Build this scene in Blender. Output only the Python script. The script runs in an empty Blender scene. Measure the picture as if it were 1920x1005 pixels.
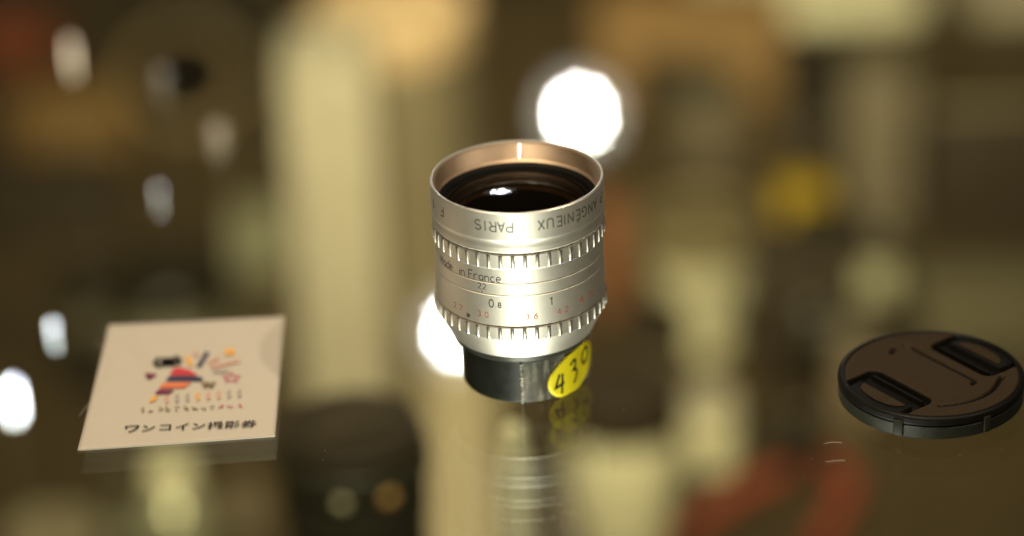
import bpy, bmesh, math, random
from mathutils import Vector, Matrix
from math import sin, cos, pi, radians, sqrt, atan2
random.seed(7)
C = bpy.context.scene.collection
SC = bpy.context.scene
MM = 0.001

# ------------------------------------------------------------------ camera
FPX = 5800.0                                   # focal length in pixels of the 1920 px wide photograph
PITCH, ROLL = radians(26.85), radians(2.3)
cam = bpy.data.cameras.new('camera')
cam.sensor_width = 36.0
cam.lens = 36.0 * FPX / 1920
co = bpy.data.objects.new('camera', cam); C.objects.link(co)
Rm = Matrix.Rotation(pi / 2 - PITCH, 3, 'X') @ Matrix.Rotation(-ROLL, 3, 'Z')
def ray(px, py):                               # direction of a pixel, camera depth 1
    return Rm @ Vector(((px - 960) / FPX, (502.5 - py) / FPX, -1))
RIM = Vector((0, 0, 65.0))
CP = RIM - ray(968.5, 329) * 887.0             # millimetres
co.matrix_world = Matrix.Translation(CP * MM) @ Rm.to_4x4()
cam.clip_start, cam.clip_end = 0.02, 50
cam.dof.use_dof = True
cam.dof.focus_distance = 0.880
cam.dof.aperture_fstop = 3.0
cam.dof.aperture_blades = 0
SC.camera = co
def at(px, py, z):                             # the place at height z (mm) that shows at a pixel
    d = ray(px, py); t = (z - CP.z) / d.z
    return CP + d * t
def scale_at(p):                               # pixels of the photograph per millimetre there
    v = Rm.transposed() @ (p - CP)
    return FPX / -v.z

# ------------------------------------------------------------------ render, world
SC.render.engine = 'CYCLES'
SC.cycles.max_bounces = 10; SC.cycles.transparent_max_bounces = 24
SC.cycles.glossy_bounces = 6; SC.cycles.diffuse_bounces = 3
SC.cycles.sample_clamp_indirect = 6.0
SC.cycles.use_denoising = True
SC.cycles.caustics_reflective = False; SC.cycles.caustics_refractive = False
vs = SC.view_settings
vs.view_transform = 'Standard'; vs.look = 'None'; vs.exposure = 0.0; vs.gamma = 1.0; vs.use_curve_mapping = False
W = bpy.data.worlds.new('World'); SC.world = W; W.use_nodes = True
bg = W.node_tree.nodes['Background']
bg.inputs[0].default_value = (1.0, 0.70, 0.36, 1); bg.inputs[1].default_value = 0.042

# ------------------------------------------------------------------ lights
def area(name, loc, aim, size, watt, col, size_y=None, spread=180):
    l = bpy.data.lights.new(name, 'AREA'); l.energy = watt; l.color = col
    l.shape = 'RECTANGLE' if size_y else 'DISK'; l.size = size * MM
    if size_y: l.size_y = size_y * MM
    l.spread = radians(spread)
    o = bpy.data.objects.new(name, l); C.objects.link(o)
    o.location = Vector(loc) * MM
    o.rotation_euler = (Vector(aim) - Vector(loc)).to_track_quat('-Z', 'Y').to_euler()
    return o
WARM = (1.0, 0.74, 0.44)
area('ceiling_downlight', (-250, -350, 1500), (0, 100, 0), 34, 15.0, (1.0, 0.80, 0.54))
area('counter_lamp', (-8, -232, -135), (-8, -231, 0), 85, 1.4, (1.0, 0.96, 0.86), size_y=320, spread=120)
area('shelf_fill_lamp', (-60, -420, 900), (70, 1180, -400), 50, 5.5, (1.0, 0.80, 0.51), spread=46)  # added unseen lamp that brightens the fronts on the lower shelf
area('small_spot_right', (420, -182, 590), (0, 0, 60), 14, 0.14, (1.0, 0.86, 0.66), spread=60)
area('small_spot_front', (-154, -332, 650), (0, 0, 60), 14, 0.16, (1.0, 0.88, 0.70), spread=60)

# ------------------------------------------------------------------ materials
def nt(name):
    m = bpy.data.materials.new(name); m.use_nodes = True
    return m, m.node_tree, m.node_tree.nodes['Principled BSDF']
def mat(name, col, rough=0.5, metal=0.0, var=0.12, nscale=300, bump=0.0, coat=0.0, spec=0.5, rvar=0.08, emit=None, stretch=None):
    m, t, b = nt(name)
    b.inputs['Metallic'].default_value = metal
    b.inputs['Specular IOR Level'].default_value = spec
    b.inputs['Coat Weight'].default_value = coat
    tc = t.nodes.new('ShaderNodeTexCoord')
    n = t.nodes.new('ShaderNodeTexNoise'); n.inputs['Scale'].default_value = nscale; n.inputs['Detail'].default_value = 6
    if stretch:
        mp = t.nodes.new('ShaderNodeMapping'); mp.inputs['Scale'].default_value = stretch
        t.links.new(tc.outputs['Object'], mp.inputs[0]); t.links.new(mp.outputs[0], n.inputs['Vector'])
    else:
        t.links.new(tc.outputs['Object'], n.inputs['Vector'])
    r = t.nodes.new('ShaderNodeMapRange')
    r.inputs['From Min'].default_value = 0.3; r.inputs['From Max'].default_value = 0.7
    r.inputs['To Min'].default_value = 1 - var; r.inputs['To Max'].default_value = 1 + var
    t.links.new(n.outputs[0], r.inputs[0])
    mx = t.nodes.new('ShaderNodeVectorMath'); mx.operation = 'SCALE'
    mx.inputs[0].default_value = col[:3]; t.links.new(r.outputs[0], mx.inputs['Scale'])
    t.links.new(mx.outputs[0], b.inputs['Base Color'])
    rr = t.nodes.new('ShaderNodeMapRange')
    rr.inputs['From Min'].default_value = 0.3; rr.inputs['From Max'].default_value = 0.7
    rr.inputs['To Min'].default_value = max(0.02, rough - rvar); rr.inputs['To Max'].default_value = min(1, rough + rvar)
    n2 = t.nodes.new('ShaderNodeTexNoise'); n2.inputs['Scale'].default_value = nscale * 0.37; n2.inputs['Detail'].default_value = 5
    t.links.new(tc.outputs['Object'], n2.inputs['Vector'])
    t.links.new(n2.outputs[0], rr.inputs[0]); t.links.new(rr.outputs[0], b.inputs['Roughness'])
    if bump:
        bp = t.nodes.new('ShaderNodeBump'); bp.inputs['Strength'].default_value = bump; bp.inputs['Distance'].default_value = 0.0002
        t.links.new(n.outputs[0], bp.inputs['Height']); t.links.new(bp.outputs[0], b.inputs['Normal'])
    if emit:
        b.inputs['Emission Color'].default_value = (*emit[0], 1); b.inputs['Emission Strength'].default_value = emit[1]
    return m
def glass_mat(name, tint=(0.94, 0.97, 0.93), rough=0.0, ior=1.5):
    m = bpy.data.materials.new(name); m.use_nodes = True; t = m.node_tree; t.nodes.clear()
    out = t.nodes.new('ShaderNodeOutputMaterial'); mix = t.nodes.new('ShaderNodeMixShader')
    tr = t.nodes.new('ShaderNodeBsdfTransparent'); tr.inputs[0].default_value = (*tint, 1)
    gl = t.nodes.new('ShaderNodeBsdfGlossy'); gl.inputs['Roughness'].default_value = rough
    fr = t.nodes.new('ShaderNodeFresnel'); ge = t.nodes.new('ShaderNodeNewGeometry')
    mr = t.nodes.new('ShaderNodeMapRange'); mr.inputs['To Min'].default_value = ior; mr.inputs['To Max'].default_value = 1 / ior
    t.links.new(ge.outputs['Backfacing'], mr.inputs[0]); t.links.new(mr.outputs[0], fr.inputs['IOR'])
    t.links.new(fr.outputs[0], mix.inputs[0]); t.links.new(tr.outputs[0], mix.inputs[1]); t.links.new(gl.outputs[0], mix.inputs[2])
    t.links.new(mix.outputs[0], out.inputs[0])
    return m
def lamp_mat(name, col, s):
    m, t, b = nt(name)
    b.inputs['Base Color'].default_value = (0.8, 0.8, 0.8, 1)
    b.inputs['Emission Color'].default_value = (*col, 1); b.inputs['Emission Strength'].default_value = s
    return m
M = {
 'alu': mat('satin_aluminium', (0.88, 0.85, 0.76), 0.47, 1.0, 0.012, 900, 0.04, rvar=0.012, stretch=(1, 1, 6)),
 'alu_bright': mat('polished_aluminium_ribs', (0.85, 0.83, 0.75), 0.34, 1.0, 0.02, 900),
 'bronze': mat('bare_metal_thread', (0.64, 0.49, 0.35), 0.5, 1.0, 0.02, 600, coat=1.0, rvar=0.02),
 'black_inside': mat('matt_black_barrel', (0.005, 0.004, 0.003), 0.6, 0, 0.2, 500, spec=0.15),
 'black_anod': mat('black_anodised_mount', (0.014, 0.016, 0.012), 0.4, 0.0, 0.15, 500, 0.05, spec=0.45),
 'ink': mat('dark_engraving_paint', (0.055, 0.045, 0.035), 0.6),
 'red_ink': mat('red_engraving_paint', (0.42, 0.12, 0.06), 0.6),
 'groove': mat('dark_joint_shade', (0.10, 0.07, 0.045), 0.6),  # joint metal with the shade of the gap put into its colour
 'yellow': mat('yellow_paper_label', (0.92, 0.78, 0.01), 0.55, 0, 0.03, 200),
 'pen': mat('black_marker_ink', (0.012, 0.012, 0.010), 0.5),
 'paper': mat('white_card_paper', (0.60, 0.55, 0.46), 0.75, 0, 0.015, 120),
 'paper_edge': mat('white_card_edge', (0.85, 0.84, 0.76), 0.7, 0, 0.02, 120),
 'cap_face': mat('textured_brown_black_plastic', (0.034, 0.021, 0.008), 0.62, 0, 0.6, 2500, 0.8, spec=0.25),
 'cap_black': mat('smooth_black_plastic', (0.005, 0.004, 0.003), 0.5, 0, 0.2, 900, spec=0.2),
 'cap_side': mat('satin_black_plastic_skirt', (0.020, 0.021, 0.014), 0.45, 0, 0.2, 900, spec=0.35),
}
M['bronze'].node_tree.nodes['Principled BSDF'].inputs['Coat Roughness'].default_value = 0.06
M['glass'] = glass_mat('shelf_glass')
M['lens_glass'] = glass_mat('coated_lens_glass', (0.5, 0.40, 0.28), 0.0, 1.32)
M['tape'] = mat('clear_sticky_tape', (0.42, 0.40, 0.31), 0.22, 0, 0.2, 700)
def alpha_noise(m, lo, hi, sc_):
    t = m.node_tree; b = t.nodes['Principled BSDF']; n = t.nodes.new('ShaderNodeTexNoise'); r = t.nodes.new('ShaderNodeMapRange'); tc = t.nodes.new('ShaderNodeTexCoord')
    mp = t.nodes.new('ShaderNodeMapping'); mp.inputs['Scale'].default_value = (1, 1, .18); t.links.new(tc.outputs['Object'], mp.inputs[0]); t.links.new(mp.outputs[0], n.inputs['Vector'])
    n.inputs['Scale'].default_value = sc_; n.inputs['Detail'].default_value = 5
    r.inputs['From Min'].default_value = .42; r.inputs['From Max'].default_value = .72; r.inputs['To Min'].default_value = lo; r.inputs['To Max'].default_value = hi
    t.links.new(n.outputs[0], r.inputs[0]); t.links.new(r.outputs[0], b.inputs['Alpha'])
alpha_noise(M['tape'], 0.14, 0.75, 600)

# ------------------------------------------------------------------ mesh helpers (millimetres in, metres out)
class MB:
    def __init__(s): s.v = []; s.f = []
    def add(s, vs_, fs):
        o = len(s.v); s.v += [tuple(v) for v in vs_]; s.f += [tuple(i + o for i in f) for f in fs]; return s
    def box(s, x0, x1, y0, y1, z0, z1):
        v = [(x, y, z) for z in (z0, z1) for y in (y0, y1) for x in (x0, x1)]
        return s.add(v, [(0, 2, 3, 1), (4, 5, 7, 6), (0, 1, 5, 4), (2, 6, 7, 3), (0, 4, 6, 2), (1, 3, 7, 5)])
    def rbox(s, x0, x1, y0, y1, z0, z1, r, n=5):       # rounded in plan, chamfered at the top and bottom
        pts = []
        for cx, cy, a0 in ((x1 - r, y1 - r, 0), (x0 + r, y1 - r, 90), (x0 + r, y0 + r, 180), (x1 - r, y0 + r, 270)):
            for k in range(n + 1):
                a = radians(a0 + 90 * k / n); pts.append((cx + r * cos(a), cy + r * sin(a)))
        c = min(r * 0.5, (z1 - z0) * 0.2); mx, my = (x0 + x1) / 2, (y0 + y1) / 2
        def inset(p, d):
            return (p[0] - d * (1 if p[0] > mx else -1), p[1] - d * (1 if p[1] > my else -1))
        rings = [(z0, c), (z0 + c, 0), (z1 - c, 0), (z1 - c * .3, c * .3), (z1, c)]
        v = []; m = len(pts)
        for z, d in rings: v += [(*inset(p, d), z) for p in pts]
        f = []
        for k in range(len(rings) - 1):
            for i in range(m): f.append((k * m + i, k * m + (i + 1) % m, (k + 1) * m + (i + 1) % m, (k + 1) * m + i))
        f.append(tuple(range((len(rings) - 1) * m, len(rings) * m))); f.append(tuple(reversed(range(m))))
        return s.add(v, f)
    def lathe(s, prof, seg=128, cx=0, cy=0, closed=False):
        P_ = [prof[0]]
        for a_, b_ in zip(prof, prof[1:]):             # holding loops close to the ends of long runs keep the shading flat
            L_ = math.hypot(b_[0] - a_[0], b_[1] - a_[1])
            if L_ > 1.0:
                for q in (0.12 / L_, 1 - 0.12 / L_): P_.append((a_[0] + (b_[0] - a_[0]) * q, a_[1] + (b_[1] - a_[1]) * q))
            P_.append(b_)
        prof = P_
        v = []; f = []; idx = []
        for r, z in prof:
            if r < 1e-6: idx.append([len(v)] * seg); v.append((cx, cy, z))
            else:
                b = len(v); idx.append([b + i for i in range(seg)])
                v += [(cx + r * cos(2 * pi * i / seg), cy + r * sin(2 * pi * i / seg), z) for i in range(seg)]
        n = len(prof)
        for k in range(n if closed else n - 1):
            a, b = idx[k], idx[(k + 1) % n]
            for i in range(seg):
                j = (i + 1) % seg
                q = []
                for w in (a[i], a[j], b[j], b[i]):
                    if w not in q: q.append(w)
                if len(q) > 2: f.append(tuple(q))
        return s.add(v, f)
    def tube(s, pts, r, seg=8):
        n = len(pts); v = []; f = []
        for k, p in enumerate(pts):
            p = Vector(p); d = (Vector(pts[min(k + 1, n - 1)]) - Vector(pts[max(k - 1, 0)])).normalized()
            a = d.cross(Vector((0, 0, 1)))
            if a.length < 1e-3: a = Vector((1, 0, 0))
            a.normalize(); b = d.cross(a); rr = r[k] if isinstance(r, (list, tuple)) else r
            for i in range(seg):
                t = 2 * pi * i / seg; v.append(p + a * cos(t) * rr + b * sin(t) * rr)
        for k in range(n - 1):
            for i in range(seg):
                j = (i + 1) % seg; f.append((k * seg + i, k * seg + j, (k + 1) * seg + j, (k + 1) * seg + i))
        f.append(tuple(range(seg))); f.append(tuple(reversed(range((n - 1) * seg, n * seg))))
        return s.add(v, f)
    def mesh(s, name, m, sm=True, ang=35):
        me = bpy.data.meshes.new(name)
        me.from_pydata([(x * MM, y * MM, z * MM) for x, y, z in s.v], [], s.f)
        bm = bmesh.new(); bm.from_mesh(me); bmesh.ops.recalc_face_normals(bm, faces=bm.faces)
        if sm:
            for f in bm.faces: f.smooth = True
            for e in bm.edges:
                if len(e.link_faces) == 2 and e.calc_face_angle(0) > radians(ang): e.smooth = False
        bm.to_mesh(me); bm.free()
        me.materials.append(m); return me
    def build(s, name, m, parent=None, loc=None, sm=True, ang=35, label=None):
        o = bpy.data.objects.new(name, s.mesh(name, m, sm, ang)); C.objects.link(o)
        if parent is not None: o.parent = parent
        if loc is not None: o.location = Vector(loc) * MM
        if label: o['label'] = label
        return o
def tag(o, label=None, cat=None, group=None, kind=None):
    if label: o['label'] = label
    if cat: o['category'] = cat
    if group: o['group'] = group
    if kind: o['kind'] = kind
    return o
def thing(name, loc, label, cat, group=None, rz=0):
    o = bpy.data.objects.new(name, None); C.objects.link(o); o.empty_display_size = 0.01
    o.location = Vector(loc) * MM; o.rotation_euler = (0, 0, rz)
    return tag(o, label, cat, group)

# ------------------------------------------------------------------ setting: lower shelf board, lit strip, glass shelf
ZL = -400.0
def noisy_board(name, col, rough, var, sc_):
    return mat(name, col, rough, 0, var, sc_, 0.1)
fl = MB().box(-1500, 1500, -900, 2600, ZL - 18, ZL).build('lower_shelf', noisy_board('lower_shelf_board', (0.052, 0.035, 0.016), 0.5, 0.45, 7), sm=False)
tag(fl, kind='structure')
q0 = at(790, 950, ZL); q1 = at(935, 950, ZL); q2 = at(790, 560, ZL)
mt = MB().rbox(q0.x, q1.x, q0.y - 60, q2.y, ZL, ZL + 2.5, 3).build('lit_shelf_strip', mat('lit_shelf_tan', (0.40, 0.33, 0.23), .9, 0, .1, 40, .2), sm=False)  # lit part of the shelf, its brightness painted as a tan strip
tag(mt, 'lit strip of the lower shelf, its light put into a tan colour, running under the chrome knob', 'shelf patch')
# the glass shelf the lens stands on
gs = MB().rbox(-620, 620, -420, 1150, -3.4, 0, 4).build('glass_shelf', M['glass'], sm=False)
tag(gs, kind='structure')

# ------------------------------------------------------------------ stroke lettering
def arc(cx, cy, rx, ry, a0, a1, n=10):
    return [(cx + rx * cos(radians(a0 + (a1 - a0) * k / n)), cy + ry * sin(radians(a0 + (a1 - a0) * k / n))) for k in range(n + 1)]
G = {   # unit cell: width ~0.6, cap height 1
 'P': [[(0, 0), (0, 1), (.33, 1)] + arc(.33, .74, .27, .26, 90, -90) + [(0, .48)]],
 'A': [[(0, 0), (.32, 1), (.64, 0)], [(.11, .34), (.53, .34)]],
 'R': [[(0, 0), (0, 1), (.33, 1)] + arc(.33, .75, .27, .25, 90, -90) + [(0, .5)], [(.33, .5), (.6, 0)]],
 'I': [[(.05, 0), (.05, 1)]],
 'S': [[(.58, .84)] + arc(.3, .75, .27, .25, 40, 270, 12)[0:] + arc(.3, .25, .29, .25, 90, -150, 12)],
 'N': [[(0, 0), (0, 1), (.6, 0), (.6, 1)]],
 'G': [arc(.36, .5, .35, .5, 50, 310, 18) + [(.62, .16), (.62, .45), (.38, .45)]],
 'E': [[(.52, 0), (0, 0), (0, 1), (.52, 1)], [(0, .52), (.42, .52)]],
 'Q': [[(.52, 0), (0, 0), (0, 1), (.52, 1)], [(0, .52), (.42, .52)], [(.15, 1.14), (.38, 1.28)]],
 'U': [[(0, 1), (0, .3)] + arc(.3, .3, .3, .3, 180, 360) + [(.6, 1)]],
 'X': [[(0, 0), (.6, 1)], [(0, 1), (.6, 0)]],
 'F': [[(0, 0), (0, 1), (.52, 1)], [(0, .52), (.42, .52)]],
 'M': [[(0, 0), (0, 1), (.35, .3), (.7, 1), (.7, 0)]],
 'a': [arc(.25, .32, .25, .3, 60, 330, 14)[0:], [(.5, .64), (.5, 0)]],
 'd': [arc(.25, .32, .25, .32, 50, 310, 14), [(.5, 1), (.5, 0)]],
 'e': [[(0, .34), (.5, .34)] + arc(.25, .34, .25, .32, 0, 305, 16)],
 'i': [[(.05, 0), (.05, .62)], [(.05, .82), (.05, .9)]],
 'n': [[(0, 0), (0, .62)], arc(.24, .38, .24, .26, 180, 0, 10) + [(.48, 0)]],
 'r': [[(0, 0), (0, .62)], arc(.26, .36, .26, .27, 170, 60, 8)],
 'c': [arc(.27, .32, .27, .32, 50, 310, 16)],
 'f': [[(.12, 0), (.12, .8)] + arc(.3, .8, .18, .2, 180, 70, 6), [(0, .6), (.35, .6)]],
 't': [[(.15, .95), (.15, .12), (.28, 0), (.4, .03)], [(0, .65), (.38, .65)]],
 'm': [[(0, 0), (0, .62)], arc(.17, .44, .17, .19, 180, 0, 8) + [(.34, 0)], arc(.51, .44, .17, .19, 180, 0, 8) + [(.68, 0)]],
 '.': [[(.05, 0), (.05, .1)]],
 '|': [[(.05, 0), (.05, 1)]],
 '0': [arc(.29, .5, .28, .5, 0, 360, 20)],
 '1': [[(.05, .8), (.28, 1), (.28, 0)]],
 '2': [arc(.28, .73, .27, .27, 165, -20, 10) + [(0, 0), (.56, 0)]],
 '3': [arc(.26, .76, .24, .24, 150, -90, 10) + arc(.26, .26, .28, .26, 90, -150, 12)],
 '4': [[(.42, 0), (.42, 1), (0, .3), (.6, .3)]],
 '5': [[(.52, 1), (.1, 1), (.06, .56)] + arc(.27, .32, .28, .32, 120, -150, 12)],
 '6': [[(.46, 1), (.08, .5)] + arc(.28, .29, .27, .29, 165, -195, 18)],
 '7': [[(0, 1), (.56, 1), (.18, 0)]],
 '8': [arc(.29, .75, .24, .25, -90, 270, 16), arc(.29, .25, .28, .25, 90, 450, 16)],
}
def gw(ch): return max(p[0] for st in G[ch] for p in st)
def ribbon(mb, st, w, f):                       # flat stroke of width w through 2-D points, mapped by f(u, v)
    n = len(st)
    out = []; keep = []
    for k, p in enumerate(st):
        if k and (abs(p[0] - keep[-1][0]) + abs(p[1] - keep[-1][1])) < 1e-4: continue
        keep.append(p)
    st = keep; n = len(st)
    if n < 2: return
    dense = [st[0]]
    for a, b in zip(st, st[1:]):
        L = math.hypot(b[0] - a[0], b[1] - a[1]); m = max(1, int(L / 0.8))
        for k in range(1, m + 1): dense.append((a[0] + (b[0] - a[0]) * k / m, a[1] + (b[1] - a[1]) * k / m))
    st = dense; n = len(st); v = []
    for k in range(n):
        a = st[max(k - 1, 0)]; b = st[min(k + 1, n - 1)]
        dx, dy = b[0] - a[0], b[1] - a[1]; L = math.hypot(dx, dy) or 1
        if k not in (0, n - 1):
            d1 = math.hypot(st[k][0] - a[0], st[k][1] - a[1]); d2 = math.hypot(b[0] - st[k][0], b[1] - st[k][1])
            sc_ = min(1.6, (d1 + d2) / L)
        else: sc_ = 1
        px, py = -dy / L * w / 2 * sc_, dx / L * w / 2 * sc_
        v += [f(st[k][0] + px, st[k][1] + py), f(st[k][0] - px, st[k][1] - py)]
    mb.add(v, [(2 * k, 2 * k + 1, 2 * k + 3, 2 * k + 2) for k in range(n - 1)])
def cyl_text(items, h, height, r, w, flip=False, name='lettering', m=None, parent=None, top=65.0):
    """items: (character, angle in degrees from the front towards +x); h: mm below the rim of the character centre"""
    mb = MB()
    for ch, deg in items:
        k = 0.62 if False else 1
        for st in G[ch]:
            pts = [((x - gw(ch) / 2) * height * k, (y - 0.5) * height) for x, y in st]
            if flip: pts = [(-x, -y) for x, y in pts]
            def f(u, v_, deg=deg):
                a = radians(deg) + u / r
                return (r * sin(a), -r * cos(a), top - h + v_)
            ribbon(mb, pts, w, f)
    return mb.build(name, m, parent, sm=False)

# ------------------------------------------------------------------ the silver lens
L = thing('camera_lens', (0, 0, 0), 'silver vintage lens standing on the glass, black base with a yellow price sticker', 'camera lens')
def Z(h): return 65.0 - h
rad = 25.0
# front ring: outside skin, lip and plain bevelled band
fr = MB().lathe([(24.0, Z(.55)), (24.15, Z(.12)), (24.45, Z(0)), (24.75, Z(.05)), (25.0, Z(.35)), (25.0, Z(8.6)), (24.9, Z(8.9)),
                 (24.86, Z(9.5)), (24.86, Z(10.2)), (24.95, Z(10.9)), (24.95, Z(12.3)), (24.6, Z(12.75)), (24.1, Z(12.8))], 256).build('front_ring', M['alu'], L)
MB().lathe([(24.1, Z(12.75)), (23.9, Z(12.8)), (23.9, Z(13.35)), (24.1, Z(13.4))], 192).build('joint_groove', M['groove'], L)
# filter thread inside
pr = [(24.0, Z(.55))]
h = 0.75; k = 0
while h < 5.6:
    pr += [(23.58, Z(h)), (23.58, Z(h + .12)), (23.88, Z(h + .36)), (23.88, Z(h + .44))]; h += .76; k += 1
pr += [(23.6, Z(5.8)), (23.2, Z(6.1)), (22.9, Z(6.3))]
MB().lathe(pr, 256).build('filter_thread', M['bronze'], L, ang=20)
MB().lathe([(22.9, Z(6.3)), (22.7, Z(6.5)), (21.6, Z(7.2)), (21.2, Z(8.3)), (20.4, Z(8.7))], 192).build('retaining_ring', M['black_inside'], L)
dome = [(20.4 * sin(t * pi / 2), Z(8.5) + 3.0 * (cos(t * pi / 2 * 0.98) - 0.03) * 1.0) for t in [k / 16 for k in range(17)]]
MB().lathe(list(reversed(dome)), 128).build('front_element', M['lens_glass'], L)
MB().lathe([(20.4, Z(8.7)), (19.6, Z(10)), (19.0, Z(13)), (17.5, Z(13.2)), (16.8, Z(20)), (15.2, Z(20.3)), (14.5, Z(30)), (0, Z(31))], 128).build('inner_barrel', M['black_inside'], L)
MB().lathe([(18.9, Z(12.2)), (18.2, Z(11.9)), (17.4, Z(12.0)), (17.2, Z(12.6))], 96).build('element_retainer', mat('worn_brass_retainer', (0.30, 0.20, 0.11), .35, .9, .1, 500), L)
MB().lathe([(15.4, Z(19.5)), (12, Z(17.8)), (8, Z(16.7)), (4, Z(16.2)), (0, Z(16.0))], 96).build('rear_element', M['lens_glass'], L)

def ribs(parent, h0, h1, n, r, off=0.0, wdt=1.12):
    me = None
    zc = (Z(h0) + Z(h1)) / 2; hh = (h0 - h1) / -2
    for k in range(n):
        a = 2 * pi * (k + off) / n
        if me is None:
            b = MB(); w = wdt / 2
            sec = [(-w, -0.5), (-w, .12), (-w * .8, .28), (-w * .35, .38), (w * .35, .38), (w * .8, .28), (w, .12), (w, -0.5)]
            zs = [(-hh, .35), (-hh + .25, .8), (-hh + .6, 1), (hh - .6, 1), (hh - .25, .8), (hh, .35)]
            v = []
            for z, s_ in zs: v += [(x * (0.75 + .25 * s_), -(y * s_ if y > 0 else y), z) for x, y in sec]
            m = len(sec); f = []
            for q in range(len(zs) - 1):
                for i in range(m - 1): f.append((q * m + i, q * m + i + 1, (q + 1) * m + i + 1, (q + 1) * m + i))
            f += [tuple(range(m)), tuple(range((len(zs) - 1) * m, len(zs) * m))]
            b.add(v, f); me = b.mesh('grip_rib', M['alu_bright'])
        o = bpy.data.objects.new('grip_rib', me); C.objects.link(o); o.parent = parent
        o.location = Vector((r * sin(a), -r * cos(a), zc)) * MM; o.rotation_euler = (0, 0, a)
RIBN = 44
g1 = MB().lathe([(24.0, Z(13.2)), (24.55, Z(13.3)), (24.65, Z(13.5)), (24.65, Z(17.6)), (24.6, Z(17.9))], 256).build('grip_ring', M['alu'], L)
ribs(g1, 13.35, 17.75, RIBN, 24.65, 0.4)
MB().lathe([(24.6, Z(17.9)), (24.45, Z(18.1)), (24.45, Z(22.3)), (24.2, Z(22.45)), (24.2, Z(22.65))], 256).build('fixed_barrel', M['alu'], L)
ap = MB().lathe([(24.2, Z(22.65)), (24.5, Z(22.8)), (24.5, Z(26.1)), (24.3, Z(26.2)), (24.3, Z(26.4))], 256).build('aperture_ring', M['alu'], L)
di = MB().lathe([(24.3, Z(26.4)), (24.6, Z(26.55)), (24.65, Z(35.9)), (24.45, Z(36.1))], 256).build('distance_ring', M['alu'], L)
MB().lathe([(24.5, Z(36.05)), (24.25, Z(36.15)), (24.25, Z(36.45)), (24.5, Z(36.5))], 192).build('joint_groove', mat('red_brown_joint_shade', (0.30, 0.12, 0.05), .6), L)  # shade of the gap put into this red-brown tone
g2 = MB().lathe([(24.3, Z(36.4)), (24.7, Z(36.5)), (24.75, Z(36.7)), (24.75, Z(40.3)), (24.3, Z(40.9)), (23.6, Z(42.2)), (22.6, Z(44.3)), (21.6, Z(46.3)), (20.9, Z(47.9)), (20.5, Z(48.3))], 256).build('grip_ring', M['alu'], L)
ribs(g2, 36.5, 40.5, RIBN, 24.75, 0.15)
MB().lathe([(20.6, Z(48.2)), (20.3, Z(48.5)), (20.1, Z(49.8)), (19.3, Z(50.6)), (18.2, Z(51.0)), (17.6, Z(51.1))], 192).build('neck_ring', mat('worn_black_neck', (0.05, 0.05, 0.04), 0.38, 0.3), L)
MB().lathe([(17.6, Z(50.9)), (17.9, Z(51.3)), (17.9, Z(64.2)), (17.6, Z(64.7)), (17.1, Z(65)), (0, Z(65))], 192).build('mount', M['black_anod'], L)

# engraved lettering (each string in its own colour)
up = lambda s, ang: list(zip(s, ang))
cyl_text([('X', 14.7), ('U', 20.8), ('E', 27.2), ('I', 31.4), ('N', 36.1), ('Q', 42.3), ('G', 48.4), ('N', 55.0), ('A', 61.2), ('.', 66.2), ('P', 72.0)],
         4.3, 3.0, 25.03, 0.36, True, 'engraved_lettering', M['ink'], fr)
cyl_text([('P', -6.0), ('A', -11.4), ('R', -17.0), ('I', -22.0), ('S', -27.2)], 4.3, 3.0, 25.03, 0.36, True, 'engraved_lettering', M['ink'], fr)
cyl_text([('F', -59.8), ('1', -72.5)], 4.3, 3.0, 25.03, 0.36, True, 'engraved_lettering', M['ink'], fr)
cyl_text([('F', -35.4), ('r', -31.6), ('a', -27.4), ('n', -23.2), ('c', -19.2), ('e', -15.0), ('i', -45.0), ('n', -42.2),
          ('M', -66.5), ('a', -61.6), ('d', -57.6), ('e', -53.8)], 20.9, 2.55, 24.49, 0.26, False, 'engraved_lettering', M['ink'], L)
cyl_text([('2', -28.8), ('2', -25.2)], 24.0, 1.75, 24.53, 0.20, False, 'engraved_number', M['ink'], ap)
cyl_text([('|', -27.0)], 25.7, 0.9, 24.53, 0.2, False, 'index_line', M['ink'], ap)
cyl_text([('1', 53.0), ('6', 58.0)], 24.3, 1.75, 24.53, 0.20, False, 'engraved_number', M['alu_bright'], ap)
cyl_text([('0', -20.6)], 29.0, 2.4, 24.66, 0.30, False, 'engraved_number', M['ink'], di)
cyl_text([('.', -17.6), ('8', -14.9)], 29.3, 1.5, 24.66, 0.26, False, 'engraved_number', M['ink'], di)
cyl_text([('1', 19.6)], 29.0, 2.4, 24.66, 0.34, False, 'engraved_number', M['ink'], di)
for s_, a_ in (('27', -48), ('30', -27), ('36', 6.2), ('42', 28.5)):
    cyl_text([(s_[0], a_ - 2.8), (s_[1], a_ + 2.8)], 32.9, 1.7, 24.68, 0.22, False, 'engraved_number', M['red_ink'], di)
cyl_text([('4', 44.5), ('f', 52), ('t', 55.5)], 31.6, 2.2, 24.68, 0.32, False, 'engraved_number', M['red_ink'], di)
b = MB(); b.lathe([(0, 0.25), (.45, .22), (.7, 0.0)], 16)
sc_ = b.build('set_screw', M['ink'], di); a = radians(-38.5)
sc_.location = Vector((24.66 * sin(a), -24.66 * cos(a), Z(34.6))) * MM; sc_.rotation_euler = (pi / 2, 0, a)

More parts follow.
